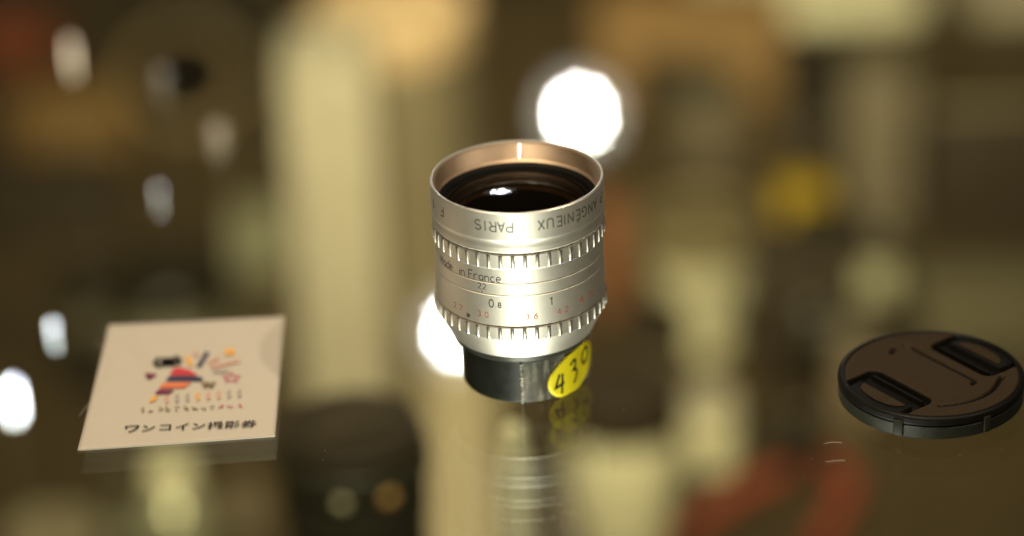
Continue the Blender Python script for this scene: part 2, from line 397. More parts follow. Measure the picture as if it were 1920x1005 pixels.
# clear tape strip round the base, with a crinkled edge, and the yellow oval label on it
def wrap(u_deg, z, r): a = radians(u_deg); return (r * sin(a), -r * cos(a), z)
b = MB(); rnd = random.Random(3)
nz, na = 26, 40
v = []; f = []
for i in range(na + 1):
    for j in range(nz + 1):
        z = 0.5 + 13.0 * j / nz
        e = -2.5 + 1.1 * math.sin(j * 1.9) * .3 + rnd.uniform(-.9, .9) if i == 0 else 0
        u = -2.5 + 97 * i / na + (e + 2.5 if i == 0 else 0)
        r = 18.02 + 0.05 * rnd.random() + (0.28 * rnd.random() if i <= 1 else 0) + max(0, (u - 66)) * 0.085
        v.append(wrap(u, z, r))
for i in range(na):
    for j in range(nz): f.append((i * (nz + 1) + j, (i + 1) * (nz + 1) + j, (i + 1) * (nz + 1) + j + 1, i * (nz + 1) + j + 1))
b.add(v, f); tape = b.build('clear_tape', M['tape'], L)
# torn whitish edge of the tape
b = MB(); pts = []
for j in range(40):
    z = 0.4 + 13.1 * j / 39; pts.append(wrap(-2.6 + rnd.uniform(-.9, .9), z, 18.22 + rnd.uniform(0, .2)))
b.tube(pts, [0.16 + rnd.random() * 0.34 for _ in pts], 6)
b.build('torn_edge', mat('whitened_tape_edge', (0.85, 0.82, 0.70), 0.35, 0, .3, 900), tape)
def st_map(u, v_, lift=0.0):               # label plane (mm, mm) -> lens base surface, slightly lifted at its far side
    tilt = radians(14); uu = u * cos(tilt) - v_ * sin(tilt) * 1.0; vv = u * sin(tilt) + v_ * cos(tilt)
    a = 54.0 + math.degrees(uu / 18.3)
    r = 18.3 + lift + max(0, a - 66) * 0.085
    return wrap(a, max(0.12, 6.6 + vv), r)
b = MB(); NR, NA = 8, 48; v = [st_map(0, 0)]; f = []
for q in range(1, NR + 1):
    for i in range(NA):
        t = 2 * pi * i / NA; v.append(st_map(10.6 * q / NR * cos(t), 6.9 * q / NR * sin(t)))
for i in range(NA): f.append((0, 1 + i, 1 + (i + 1) % NA))
for q in range(NR - 1):
    for i in range(NA):
        a0 = 1 + q * NA; f.append((a0 + i, a0 + NA + i, a0 + NA + (i + 1) % NA, a0 + (i + 1) % NA))
nv = len(v); v2 = []
b.add(v, f)
stk = b.build('price_sticker', M['yellow'], L, label='yellow oval sticker with 430 written on it in black pen')
sol = stk.modifiers.new('thickness', 'SOLIDIFY'); sol.thickness = 0.00012; sol.offset = -1
b = MB()
strokes = {
 '4': [[(-5.9, 2.3), (-7.6, -.9), (-4.5, -.7)], [(-4.9, 2.0), (-5.6, -3.4)]],
 '3': [[(-1.9, 2.6), (-0.3, 3.1), (0.6, 2.4), (0.1, 1.1), (-1.0, .6), (0.4, .1), (0.9, -1.0), (0.2, -2.4), (-1.0, -3.1)]],
 '0': [[(5.6, 2.8), (4.4, 1.9), (3.9, .2), (4.4, -1.2), (5.7, -1.2), (6.7, .2), (6.8, 1.8), (5.6, 2.8)]]}
for ch, sts in strokes.items():
    for st in sts: ribbon(b, [(x * 1.1 + y * .22, y * 1.15) for x, y in st], 0.8, lambda u, v_: st_map(u, v_, 0.08))
b.build('handwritten_price', M['pen'], stk, sm=False)

# ------------------------------------------------------------------ the printed card
cn = [at(145, 842, 0.9), at(515, 815, 0.9), at(533, 592, 0.9), at(203, 607, 0.9)]
c0, c1, c2, c3 = [Vector((p.x, p.y)) for p in cn]
print('CARD', c0, c1, c2, c3)
cc = (c0 + c1 + c2 + c3) / 4
ux = ((c1 - c0) + (c2 - c3)).normalized(); wy = ((c3 - c0) + (c2 - c1)).normalized()
cw = ((c1 - c0).length + (c2 - c3).length) / 2; chh = ((c3 - c0).length + (c2 - c1).length) / 2
print('CARDSIZE', cw, chh, ux, wy, ux.dot(wy))
card_rz = atan2(ux.y, ux.x)
card = thing('printed_card', (cc.x, cc.y, 0), 'white card with a party popper print, flat on the glass left of the silver lens', 'card', rz=card_rz)
def card_h(u, v_): return 0.12 + 0.9 * max(0, (-v_ - chh * .2) / (chh * .3)) ** 2 * .6 + 0.8 * max(0, (v_ - chh * .25) / (chh * .25)) ** 2 * .7
LC = [Vector(((c - cc).dot(Vector((cos(card_rz), sin(card_rz)))), (c - cc).dot(Vector((-sin(card_rz), cos(card_rz)))))) for c in (c0, c1, c2, c3)]
def cxy(u, w):                                 # the card is cut slightly out of square
    s_, t_ = u / cw + .5, w / chh + .5
    q = LC[0] * (1 - s_) * (1 - t_) + LC[1] * s_ * (1 - t_) + LC[2] * s_ * t_ + LC[3] * (1 - s_) * t_
    return q.x, q.y
b = MB(); n = 40; v = []; f = []
for j in range(n + 1):
    for i in range(n + 1):
        u = cw * (i / n - .5); w = chh * (j / n - .5); v.append((*cxy(u, w), card_h(u, w)))
for j in range(n):
    for i in range(n): q = j * (n + 1) + i; f.append((q, q + 1, q + n + 2, q + n + 1))
b.add(v, f); sheet = b.build('card_sheet', M['paper'], card)
sol = sheet.modifiers.new('thickness', 'SOLIDIFY'); sol.thickness = 0.00045; sol.offset = 1
# print: positions given as fractions of the card (s right, t up)
def cardpt(s_, t_, lift=0.0): u = cw * (s_ - .5); w = chh * (t_ - .5); return (*cxy(u, w), card_h(u, w) + 0.54 + lift)
PC = {'red': (0.62, 0.055, 0.075), 'navy': (0.045, 0.04, 0.11), 'orange': (0.80, 0.22, 0.10), 'amber': (0.90, 0.45, 0.08), 'plum': (0.22, 0.03, 0.09),
      'pink': (0.72, 0.40, 0.31), 'mag': (0.62, 0.16, 0.22), 'grey': (0.42, 0.38, 0.35), 'black': (0.03, 0.025, 0.02), 'olive': (0.26, 0.20, 0.12)}
PM = {k: mat('card_ink_' + k, c, 0.7, 0, 0.03) for k, c in PC.items()}
def poly(name, colr, pts, lift=0.02):
    b = MB(); b.add([cardpt(*p, lift) for p in pts], [tuple(range(len(pts)))]); return b.build(name, PM[colr], card, sm=False)
from mathutils.geometry import intersect_line_line_2d
def px2card(px, py):
    p = at(px, py, 0.6); d = Vector((p.x, p.y)) - cc
    e = Vector((cos(card_rz), sin(card_rz))); g = Vector((-e.y, e.x))
    u, w = d.dot(e), d.dot(g); tu, tw = u, w
    for _ in range(6):
        x, y = cxy(u, w); u += tu - x; w += tw - y
    return (u / cw + .5, w / chh + .5)
def line(name, colr, pts, w, lift=0.03):      # pts in card fractions, w in mm
    b = MB(); q = [(cw * (s_ - .5), chh * (t_ - .5)) for s_, t_ in pts]
    ribbon(b, q, w, lambda u, v_: (*cxy(u, v_), card_h(u, v_) + 0.54 + lift)); return b.build(name, PM[colr], card, sm=False)
def pp(*l): return [px2card(x, y) for x, y in l]
# popper cone: stripes
poly('print_stripe', 'red', pp((326, 690), (338, 689), (356, 694), (372, 704), (318, 704)))
poly('print_stripe', 'navy', pp((315, 707), (378, 707), (381, 711), (377, 714), (311, 714)))
poly('print_stripe', 'orange', pp((306, 718), (360, 717), (345, 727), (298, 728)))
poly('print_stripe', 'plum', pp((296, 731), (327, 731), (318, 738), (290, 739)))
poly('print_tip', 'amber', pp((287, 743), (297, 742), (290, 752), (279, 754)))
for colr, a_, c_, w in (('amber', (350, 668), (359, 686), 1.3), ('pink', (365, 661), (369, 667), 1.4), ('navy', (372, 688), (389, 660), 1.4), ('pink', (392, 681), (409, 670), 1.3),
                        ('pink', (395, 689), (450, 676), 1.5), ('grey', (400, 697), (428, 696), 1.4)):
    line('print_ray', colr, pp(a_, c_), w)
poly('print_square', 'amber', pp((421, 655), (439, 654), (440, 664), (422, 666)))
line('print_heart', 'plum', pp((276, 700), (281, 708), (290, 701)), 1.6)
star = []
for q in range(11):
    a = radians(90 + 36 * q); rr_ = 17 if q % 2 == 0 else 8; star.append((434 + rr_ * cos(a), 708 - rr_ * .55 * sin(a)))
line('print_star', 'mag', pp(*star), 0.55)
line('print_badge', 'black', pp((300, 671), (292, 677), (292, 682), (300, 688)), 1.5)
line('print_badge', 'black', pp((329, 668), (336, 674), (336, 679), (331, 684)), 1.5)
for q in range(4): line('print_badge', 'black', pp((305 + 6 * q, 686), (309 + 5.5 * q, 671)), 1.5)
line('print_badge', 'black', pp((303, 681), (327, 678)), 1.6)
line('print_badge', 'olive', pp((380, 716), (385, 726), (390, 717), (396, 726), (402, 716)), 1.1)
for q, colr in enumerate(('pink', 'grey', 'grey', 'amber', 'pink', 'pink', 'grey', 'grey')):
    x = 311 + q * 19.5; y = 750 - q * 1.6
    line('print_letter', colr, pp((x, y + 6), (x + 3, y + 1), (x, y - 4), (x + 3, y - 9)), 0.75)
rs = random.Random(5)
for q in range(12):                                   # a line of small script characters, too soft to read
    x = 260 + q * 16.5; y = 770 - q * .6; colr = 'olive' if q < 7 else ('grey' if q < 9 else 'mag')
    for k in range(3):
        x0, y0, x1, y1 = x + rs.uniform(0, 9), y - rs.uniform(-3, 6), x + rs.uniform(2, 12), y - rs.uniform(-3, 6)
        line('print_script', colr, pp((x0, y0), ((x0 + x1) / 2 + rs.uniform(-2, 2), (y0 + y1) / 2), (x1, y1)), 0.5)
# bottom line of Japanese text
def text_mesh(body, size):
    cu = bpy.data.curves.new('t', 'FONT'); cu.body = body; cu.size = size; cu.align_x = 'CENTER'; cu.align_y = 'CENTER'
    cu.offset = 0.012 * size
    o = bpy.data.objects.new('t', cu); C.objects.link(o)
    dg = bpy.context.evaluated_depsgraph_get(); me = bpy.data.meshes.new_from_object(o.evaluated_get(dg))
    vs_ = [tuple(v.co) for v in me.vertices]; fs = [tuple(p.vertices) for p in me.polygons]
    bpy.data.objects.remove(o); bpy.data.curves.remove(cu); bpy.data.meshes.remove(me)
    return vs_, fs
txt = 'ワンコイン撮影券'
A0, A1 = px2card(247, 805), px2card(467, 796)
WA = [[(-.42, .1), (-.42, .4), (.42, .4), (.36, .05), (.12, -.28), (-.2, -.45)]]
for k, ch in enumerate(txt):
    if k == 0:
        b = MB()
        for st in WA: ribbon(b, [(cw * (A0[0] - .5) + x * 4.0, chh * (A0[1] - .5) + y * 4.2) for x, y in st], .55, lambda u, v_: (*cxy(u, v_), card_h(u, v_) + .6))
        b.build('printed_character', PM['black'], card, sm=False); continue
    try:
        tv, tf = text_mesh(ch, 4.6)
    except Exception as e:
        print('TEXT', e); continue
    if not tv: continue
    mx_ = (min(p[0] for p in tv) + max(p[0] for p in tv)) / 2; my_ = (min(p[1] for p in tv) + max(p[1] for p in tv)) / 2
    s_ = A0[0] + (A1[0] - A0[0]) * k / 7; t_ = A0[1] + (A1[1] - A0[1]) * k / 7
    u0, w0 = cw * (s_ - .5), chh * (t_ - .5)
    b = MB(); b.add([(*cxy(u0 + x - mx_, w0 + y - my_), card_h(u0 + x - mx_, w0 + y - my_) + 0.60) for x, y, z in tv], tf)
    b.build('printed_character', PM['black'], card, sm=False)

# ------------------------------------------------------------------ the black lens cap
bc = at(1745, 738, 0); CR = 173.5 / scale_at(bc)
print('CAP', bc, CR)
cap = thing('lens_cap', (bc.x, bc.y, 0), 'black pinch lens cap lying flat on the glass at the right edge', 'lens cap')
MB().lathe([(CR - 2, 0), (CR - .5, 0.0), (CR - .2, .3), (CR - .2, 3.7), (CR - .5, 4.0), (CR - .9, 4.1)], 192).build('cap_skirt', M['cap_side'], cap)
MB().lathe([(CR - .9, 4.1), (CR - .9, 4.3), (CR - .1, 4.5), (CR, 4.8), (CR - .1, 6.2), (CR - .4, 6.7), (CR - 1.0, 6.98), (CR - 1.6, 7.0), (CR - 1.9, 6.8)], 192).build('cap_rim', M['cap_black'], cap)
nd = Vector((-.81, -.585)).normalized(); td = Vector((nd.y, -nd.x)) * -1     # td = (.585,-.81)
RI = CR - 1.8
def seg_d(p, a, b_):
    a = Vector(a); b_ = Vector(b_); ab = b_ - a; t = max(0, min(1, (p - a).dot(ab) / ab.length_squared)); return (p - a - ab * t).length
g1l = [(-9.8, 13.0), (-9.5, 14.6), (-8.2, 16.0)]; g1m = [(-5.3, 17.0), (-3.9, 16.4), (11.3, -4.6), (11.6, -6.0), (10.9, -7.4)]
g2l = [(19.6 * cos(radians(a)), 19.2 * sin(radians(a))) for a in range(-90, -12, 6)] + [(19.9, -3.6)]
def sbox(d, t, d0, d1, th, r):
    x = abs(d - (d0 + d1) / 2) - (d1 - d0) / 2 + r; y = abs(t) - th + r
    return math.hypot(max(x, 0), max(y, 0)) + min(max(x, y), 0) - r
def cap_z(x, y):
    p = Vector((x, y)); d = abs(p.dot(nd)); t = p.dot(td)
    z = 6.8; region = 0
    s = sbox(d, t, 10.2, 40, 12.8 , 3.4)
    if s < 0:
        z -= min(1, -s / .7) * 2.6
        if s < -.1: region = 1
    dd = min(seg_d(p, a, b_) for g in (g1l, g1m, g2l) for a, b_ in zip(g, g[1:])) if s > 0 else 9
    if dd < .95: z -= (1 - (dd / .95) ** 2) * 1.0; region = 1 if dd < .62 else region
    rr = math.hypot(x, y)
    if rr > RI - .6 and region == 0: z -= (rr - RI + .6) * .3
    return z, region
N = 240; gi = {}; v = []; reg = []
for j in range(N + 1):
    for i in range(N + 1):
        x = (i / N * 2 - 1) * (RI + .25); y = (j / N * 2 - 1) * (RI + .25)
        if math.hypot(x, y) <= RI + .25:
            z, rg = cap_z(x, y); gi[(i, j)] = len(v); v.append((x, y, z)); reg.append(rg)
f = [(gi[(i, j)], gi[(i + 1, j)], gi[(i + 1, j + 1)], gi[(i, j + 1)]) for j in range(N) for i in range(N)
     if all(q in gi for q in ((i, j), (i + 1, j), (i + 1, j + 1), (i, j + 1)))]
b = MB(); b.add(v, f); face = b.build('cap_face', M['cap_face'], cap, ang=80)
face.data.materials.append(M['cap_black'])
for p in face.data.polygons:
    if sum(reg[q] for q in p.vertices) >= 2: p.material_index = 1
# pinch tabs: raised bar plus a sloped pad by the rim
for sgn in (1, -1):
    def P2(d, t): q = nd * (d * sgn) + td * t; return q
    b = MB(); v = []; f = []
    D = [(12.6, 4.3), (12.75, 6.5), (13.1, 6.65), (13.5, 6.5), (13.8, 5.0), (17.0, 4.6), (17.6, 6.3), (18.2, 6.55)]
    T = [-10.6, -10.2, -7, -3.5, 0, 3.5, 7, 10.2, 10.6]
    for t in T:
        for d, z in D:
            q = P2(d, t); v.append((q.x, q.y, z if abs(t) < 10.4 else z - 1.0))
        dm = sqrt(max(0.1, (RI + .3) ** 2 - t * t)); q = P2(max(18.5, dm), t); v.append((q.x, q.y, 6.2 if abs(t) < 10.4 else 5.2))
    m = len(D) + 1
    for i in range(len(T) - 1):
        for k in range(m - 1): f.append((i * m + k, (i + 1) * m + k, (i + 1) * m + k + 1, i * m + k + 1))
    b.add(v, f); tb = b.build('pinch_tab', M['cap_black'], cap)
    b = MB(); v = []; T2 = [-8.6 + 17.2 * k / 16 for k in range(17)]
    for t in T2:
        dm = min(RI - .6, 18.6 + 4.0 * sqrt(max(0, 1 - (t / 8.6) ** 2))); q0 = P2(18.4, t); q1 = P2(dm, t)
        v += [(q0.x, q0.y, 6.72), (q1.x, q1.y, 6.6)]
    b.add(v, [(2 * k, 2 * k + 1, 2 * k + 3, 2 * k + 2) for k in range(16)]); b.build('tab_pad', M['cap_face'], tb)
for q in range(9):
    b = MB().rbox(-.28, .28, -.45, .45, 6.7, 6.95, .1, 2); b.build('moulded_mark', M['cap_side'], cap, (-6.5 + q * 1.15, 22.6 - abs(q - 4) * .03, 0))
# latch block of the left tab on the skirt and a notch plate at the right
for a_, w_ in ((-118, 3.0), (-62, 2.2)):
    a = radians(a_); b = MB().rbox(-w_ / 2, w_ / 2, -.5, .5, 0.4, 5.4, .3, 2)
    o = b.build('side_latch', M['cap_side'], cap, ((CR - .1) * cos(a), (CR - .1) * sin(a), 0)); o.rotation_euler = (0, 0, a + pi / 2)

# ------------------------------------------------------------------ things on the lower shelf, all out of focus
def K(name, col, rough=.5, metal=0, **k): return mat(name, col, rough, metal, k.pop('var', .12), k.pop('ns', 60), **k)
cream = K('cream_enamel', (0.46, 0.41, 0.33), .5); ivory = K('ivory_plastic', (0.86, 0.80, 0.58), .4)
blackp = K('black_lens_paint', (0.016, 0.013, 0.008), .35); brownc = K('dark_brown_leatherette', (0.026, 0.016, 0.007), .6, bump=.2)
tanm = K('tan_card', (0.22, 0.18, 0.12), .6); grn = K('pale_grey_green_metal', (0.36, 0.35, 0.25), .35, .3)
steel = K('satin_steel', (0.55, 0.50, 0.40), .3, .8); peach = K('peach_lacquer', (0.66, 0.47, 0.30), .4)
amber = K('amber_brown_leather', (0.22, 0.125, 0.042), .5, bump=.2); yell = K('mustard_yellow_card', (0.40, 0.26, 0.018), .6)
redm = K('faded_red_webbing', (0.26, 0.045, 0.024), .7); wht = K('white_lacquer', (0.85, 0.80, 0.62), .35); greyp = K('grey_pink_card', (0.16, 0.13, 0.095), .6)
olivem = K('olive_black_ring', (0.035, 0.034, 0.022), .45); ocher = K('orange_brown_wood', (0.25, 0.145, 0.062), .5)
blackg = glass_mat('dark_lens_glass', (0.3, 0.25, 0.2), 0.02, 1.5)
def drum(name, label, cat, px, py, rpx, H, parts, group=None, rz=0):
    """round thing on the lower shelf: (px, py) shows the centre of its top; parts: (name, material, profile) with r as a
    fraction of the radius and z as a fraction of the height"""
    H *= 1.0 if H > 140 else 1.35
    p = at(px, py, ZL + H); r = rpx / scale_at(p)
    t = thing(name, (p.x, p.y, ZL), label, cat, group, rz)
    made = [MB().lathe([(a * r, c * H) for a, c in prof], 64).build(n_, m_, t) for n_, m_, prof in parts]
    return t, r, made
def block(name, label, cat, x0, x1, py, H, D, m_, r=3, base=None, part='body', extra=None, rz=0):
    """box on the lower shelf: its front top edge runs from pixel x0 to x1 at row py"""
    H *= 1.0 if H > 140 else 1.35
    p = at((x0 + x1) / 2, py, ZL + H); s = scale_at(p); w = (x1 - x0) / s
    t = thing(name, (p.x, p.y + D / 2, ZL), label, cat, rz=rz)
    MB().rbox(-w / 2, w / 2, -D / 2, D / 2, 0, H, r).build(part, m_, t)
    if extra: extra(t, w, D, H)
    return t, w, s
RING = lambda z0, z1, r: [(r - .06, z0), (r, z0 + .01), (r, z1 - .01), (r - .06, z1)]

# E: black lens with a ribbed cap, close under the glass
t, r, _ = drum('capped_lens', 'black capped lens under the glass between the card and the silver lens', 'camera lens', 660, 795, 145, 262, [
    ('lens_body', olivem, [(0, 0), (.86, 0), (.92, .01), (.92, .85), (.95, .86), (.95, .928)]),
    ('focus_ring', olivem, [(.95, .928), (1.0, .931), (1.0, .966), (.97, .969), (.92, .969)]),
    ('cap', brownc, [(.88, .968), (.93, .969), (.94, .995), (.91, 1.0), (.72, 1.0), (.69, .996), (0, .996)])])
b = MB().rbox(-.55 * r, .62 * r, -.16 * r, .16 * r, 261.1, 263.6, 3); o = b.build('reflection_bar', K('brown_reflection_tone', (0.055, 0.040, 0.024), .5), t); o.rotation_euler = (0, 0, radians(22))  # lighter brown bar in place of a diagonal reflection on the cap
for a_, m_, q in ((-98, ivory, 2.6), (-62, K('orange_highlight', (0.95, 0.56, 0.20), .3), 2.9)):  # pale and orange dots, the side highlights put into their colour
    a = radians(a_); b = MB().lathe([(0, q * .5), (q * .5, q * .42), (q * .85, q * .2), (q, 0)], 20)
    o = b.build('highlight_dot', m_, t); o.location = Vector((1.0 * r * cos(a), 1.0 * r * sin(a), 244)) * MM; o.rotation_euler = (pi / 2, 0, a + pi / 2)

# B: cream carton, a barrel highlight put into its colour, H: peach topped canister
block('highlight_carton', 'tall cream carton standing in for the highlight of a silver barrel, behind and left of the silver lens', 'box', 524, 696, 130, 210, 60, cream, 2, part='carton',
      extra=lambda t, w, D, H: MB().rbox(-w / 2 + .8, w / 2 - .8, -D / 2 + .8, D / 2 - .8, H, H + 1.2, 2).build('lid_flap', cream, t))
drum('round_canister', 'wide round canister with a peach lid at the top edge of the picture', 'canister', 735, 2, 152, 190, [
    ('canister_body', tanm, [(0, 0), (.94, 0), (.95, .03), (.95, .86)]), ('lid', peach, [(.94, .86), (1, .88), (1, .985), (.97, 1.0), (0, 1.0)])])
drum('small_jar', 'small grey green jar between the cream carton and the silver lens', 'jar', 674, 505, 60, 56, [
    ('jar_body', grn, [(0, 0), (.9, 0), (.97, .05), (.97, .72), (.8, .84)]), ('jar_lid', K('dull_grey_lid', (0.20, 0.18, 0.12), .4), [(.8, .84), (.9, .86), (.9, .98), (.86, 1), (0, 1)])])
drum('short_lens', 'short pale lens with a wide black cap behind the printed card', 'camera lens', 308, 505, 128, 40, [
    ('lens_body', grn, [(0, 0), (.86, 0), (.9, .04), (.9, .5), (.96, .55), (.96, .68)]), ('cap', blackp, [(.95, .68), (1, .7), (1, .97), (.97, 1), (0, 1)])])
block('white_box', 'small pale green box right of the short black capped lens', 'box', 432, 527, 418, 26, 30, grn, 2)

# A: big lens lying on its side, front towards the viewer
p = at(352, 178, ZL + 27); s = scale_at(p); R_ = 112 / s
t = thing('lying_lens', (p.x, p.y, ZL), 'large dark lens lying on its side at the upper left, front glass towards the viewer', 'camera lens', rz=radians(8))
for n_, m_, prof in (('barrel', blackp, [(0, -70), (.8 * R_, -70), (.86 * R_, -66), (.86 * R_, -30), (R_, -24), (R_, -1)]),
                     ('front_rim', K('worn_tan_rim', (0.40, 0.29, 0.16), .4, .2), [(R_, -1), (R_ * .99, 1), (.86 * R_, 1.2), (.82 * R_, -3)]),
                     ('hood_inside', M['black_inside'], [(.82 * R_, -3), (.70 * R_, -12), (.5 * R_, -20), (0, -21)]),
                     ('front_glass', blackg, [(.76 * R_, -8), (.6 * R_, -4), (.4 * R_, -1.2), (.2 * R_, .2), (0, .8)])):
    o = MB().lathe(prof, 64).build(n_, m_, t, (0, 0, R_)); o.rotation_euler = (pi / 2 - .0, 0, 0)

def strap_flap(t, w, D, H):
    MB().rbox(-w / 2 - .5, w / 2 + .5, -D / 2 - .8, D / 2, H * .55, H + 1, 3).build('flap', amber, t)
    MB().rbox(-4, 4, -D / 2 - 2.4, -D / 2 - .6, H * .35, H * .8, 1).build('clasp', steel, t)
block('leather_case', 'amber brown leather case at the far left', 'case', 30, 226, 205, 34, 40, amber, 4, extra=strap_flap)
block('dark_case', 'dark brown case at the left edge in front of the amber case', 'case', -60, 215, 345, 30, 45, brownc, 5, extra=lambda t, w, D, H: MB().rbox(-w / 2 - .4, w / 2 + .4, -D / 2 - .4, D / 2 + .4, H * .7, H + .8, 4).build('lid', brownc, t))
block('red_case', 'dark case with an orange red side in the upper left corner', 'case', -60, 90, 0, 40, 50, K('dark_orange_red', (0.17, 0.035, 0.01), .5), 4, extra=lambda t, w, D, H: MB().rbox(-w / 2 - .4, w / 2 + .4, -D / 2 - .4, D / 2 + .4, H * .8, H + .8, 3).build('lid', blackp, t))
block('black_box', 'black box behind the lying lens at the top left', 'box', 225, 505, 15, 60, 40, blackp, 3, extra=lambda t, w, D, H: MB().rbox(-w / 2 - .4, w / 2 + .4, -D / 2 - .4, D / 2 + .4, H * .8, H + .8, 3).build('lid', blackp, t))

# centre: little chrome knob on a stand, brown topped cream jar, pale knob
drum('chrome_knob', 'small chrome ball knob on a round foot just below the silver lens', 'knob', 963, 788, 42, 300, [
    ('foot', steel, [(0, 0), (1.2, 0), (1.25, .05), (1.1, .12), (.5, .16)]),
    ('stem', K('rosy_brass', (0.42, 0.27, 0.18), .3, .7), [(.5, .16), (.42, .2), (.42, .42), (.6, .46), (.6, .50), (.5, .52)]),
    ('ball', ivory, [(.5, .50), (.85, .58), (1.0, .72), (.98, .84), (.8, .94), (.45, .99), (0, 1)])])
drum('cream_jar', 'wide cream jar with a brown lid right of the yellow sticker', 'jar', 1168, 718, 112, 75, [
    ('jar_body', ivory, [(0, 0), (.6, 0), (.72, .05), (.92, .35), (1.0, .60), (.98, .78)]), ('lid', brownc, [(.95, .78), (1.03, .8), (1.03, .97), (.98, 1), (0, 1)])])
drum('pale_pot', 'little pale pot between the cream jar and the black camera', 'pot', 1330, 742, 54, 32, [
    ('pot_body', ivory, [(0, 0), (.8, 0), (.95, .1), (1, .5), (.95, .8)]), ('lid', cream, [(.93, .8), (.98, .82), (.95, .97), (.8, 1), (0, 1)])])
drum('flared_lens', 'pale flared lens with a grey rim right of the silver lens', 'camera lens', 1315, 402, 118, 60, [
    ('lens_body', ivory, [(0, 0), (.5, 0), (.52, .2), (.7, .35), (.95, .75)]), ('rim', K('grey_brown_rim', (0.20, 0.165, 0.10), .4), [(.95, .75), (1, .78), (1, .98), (.93, 1), (.88, .95)]),
    ('front_glass', K('dim_glass', (0.10, 0.075, 0.04), .3), [(.89, .96), (.5, .99), (0, 1.0)])])
# red strap
st_pts = []
ctrl = [(1230, 1040), (1300, 985), (1380, 930), (1470, 885), (1540, 868), (1592, 905), (1570, 965), (1530, 1030)]
W3 = [at(x, y, ZL + 6) for x, y in ctrl]
def cr(P, n=8):
    out = []
    for i in range(len(P) - 1):
        p0, p1, p2, p3 = P[max(i - 1, 0)], P[i], P[i + 1], P[min(i + 2, len(P) - 1)]
        for k in range(n):
            t = k / n; out.append(.5 * ((2 * p1) + (p2 - p0) * t + (2 * p0 - 5 * p1 + 4 * p2 - p3) * t * t + (3 * p1 - p0 - 3 * p2 + p3) * t ** 3))
    return out + [P[-1]]
b = MB(); b.tube(cr(W3), 6.0, 10); o = b.build('red_strap', redm); tag(o, 'red strap lying in a loop at the bottom right', 'strap')

# K: black camera
def cam_extra(t, w, D, H):
    MB().rbox(-w * .22, w * .22, -D * .3, D * .3, H, H + 13, 4).build('viewfinder_hump', blackp, t)
    MB().rbox(w * .18, w * .42, -D * .5 - 1.2, -D * .5, H * .66, H * .9, 1).build('window', K('pale_window', (0.42, 0.40, 0.28), .3), t)
    o = MB().lathe([(0, 22), (15, 22), (17, 20), (17, 3), (20, 0)], 48).build('camera_lens_barrel', blackp, t, (-w * .08, -D / 2 - .1, H * .42)); o.rotation_euler = (pi / 2, 0, 0)
    MB().lathe([(0, H + 5), (6, H + 5), (6.5, H + 4), (6.5, H - .5)], 32, cx=w * .36).build('shutter_dial', steel, t)
block('black_camera', 'black camera with a pale front window behind the lens cap', 'camera', 1412, 1705, 470, 66, 40, brownc, 6, extra=cam_extra)
block('yellow_box', 'mustard yellow box behind the black camera', 'box', 1462, 1556, 368, 50, 26, yell, 2, extra=lambda t, w, D, H: MB().rbox(-w / 2 - .3, w / 2 + .3, -D / 2 - .3, D / 2 + .3, H - 10, H + .6, 2).build('lid', yell, t))
block('pale_carton', 'upright grey carton behind the black camera at the upper right', 'box', 1592, 1712, 150, 72, 24, greyp, 2, extra=lambda t, w, D, H: MB().rbox(-w / 2 - .3, w / 2 + .3, -D / 2 - .3, D / 2 + .3, H - 8, H + .6, 2).build('lid', greyp, t))
drum('dark_bottle', 'slim dark bottle left of the upright grey carton', 'bottle', 1530, 200, 27, 36, [
    ('bottle_body', blackp, [(0, 0), (.9, 0), (1, .05), (1, .7), (.6, .82), (.45, .84)]), ('stopper', brownc, [(.45, .84), (.5, .85), (.5, .98), (.4, 1), (0, 1)])])
drum('black_canister', 'black round film canister at the upper right of the bright lamp spot', 'canister', 1230, 112, 43, 46, [
    ('canister_body', K('brown_black_canister', (0.05, 0.034, 0.014), .5), [(0, 0), (.9, 0), (.92, .03), (.92, .84)]), ('lid', blackp, [(.92, .84), (1, .86), (1, .98), (.95, 1), (0, 1)])])
drum('tan_canister', 'grey tan canister beside the black film canister', 'canister', 1325, 130, 60, 44, [
    ('canister_body', greyp, [(0, 0), (.9, 0), (.95, .03), (.95, .84)]), ('lid', olivem, [(.92, .84), (1, .86), (1, .98), (.95, 1), (0, 1)])])
block('wooden_box', 'long orange brown wooden box at the top right of centre', 'box', 1120, 1480, 30, 48, 60, ocher, 3, extra=lambda t, w, D, H: MB().rbox(-w / 2 - .5, w / 2 + .5, -D / 2 - .5, D / 2 + .5, H - 9, H + .8, 3).build('lid', ocher, t))
block('white_tray', 'white tray at the top edge right of centre', 'tray', 1312, 1738, 4, 14, 110, wht, 12, extra=lambda t, w, D, H: MB().rbox(-w / 2 + 6, w / 2 - 6, -D / 2 + 6, D / 2 - 6, H, H + 3, 9).build('tray_lid', wht, t))
block('cream_tray', 'cream tray in the upper right corner', 'tray', 1825, 2100, -4, 11, 90, cream, 12, extra=lambda t, w, D, H: MB().rbox(-w / 2 + 6, w / 2 - 6, -D / 2 + 6, D / 2 - 6, H, H + 3, 9).build('tray_lid', cream, t))
block('dark_album', 'dark brown album standing at the right edge', 'album', 1745, 2060, 210, 62, 18, brownc, 2, part='cover', extra=lambda t, w, D, H: MB().rbox(-w / 2 + 2, w / 2 - 2, -D / 2 + 2, D / 2 - 2, H, H + 1, 1).build('pages', tanm, t))
drum('pale_bottle', 'pale green bottle under the glass below the printed card', 'bottle', 318, 872, 78, 60, [
    ('bottle_body', grn, [(0, 0), (.9, 0), (1, .05), (1, .6), (.85, .75), (.5, .84)]), ('stopper', ivory, [(.5, .84), (.55, .85), (.55, .98), (.5, 1), (0, 1)])])
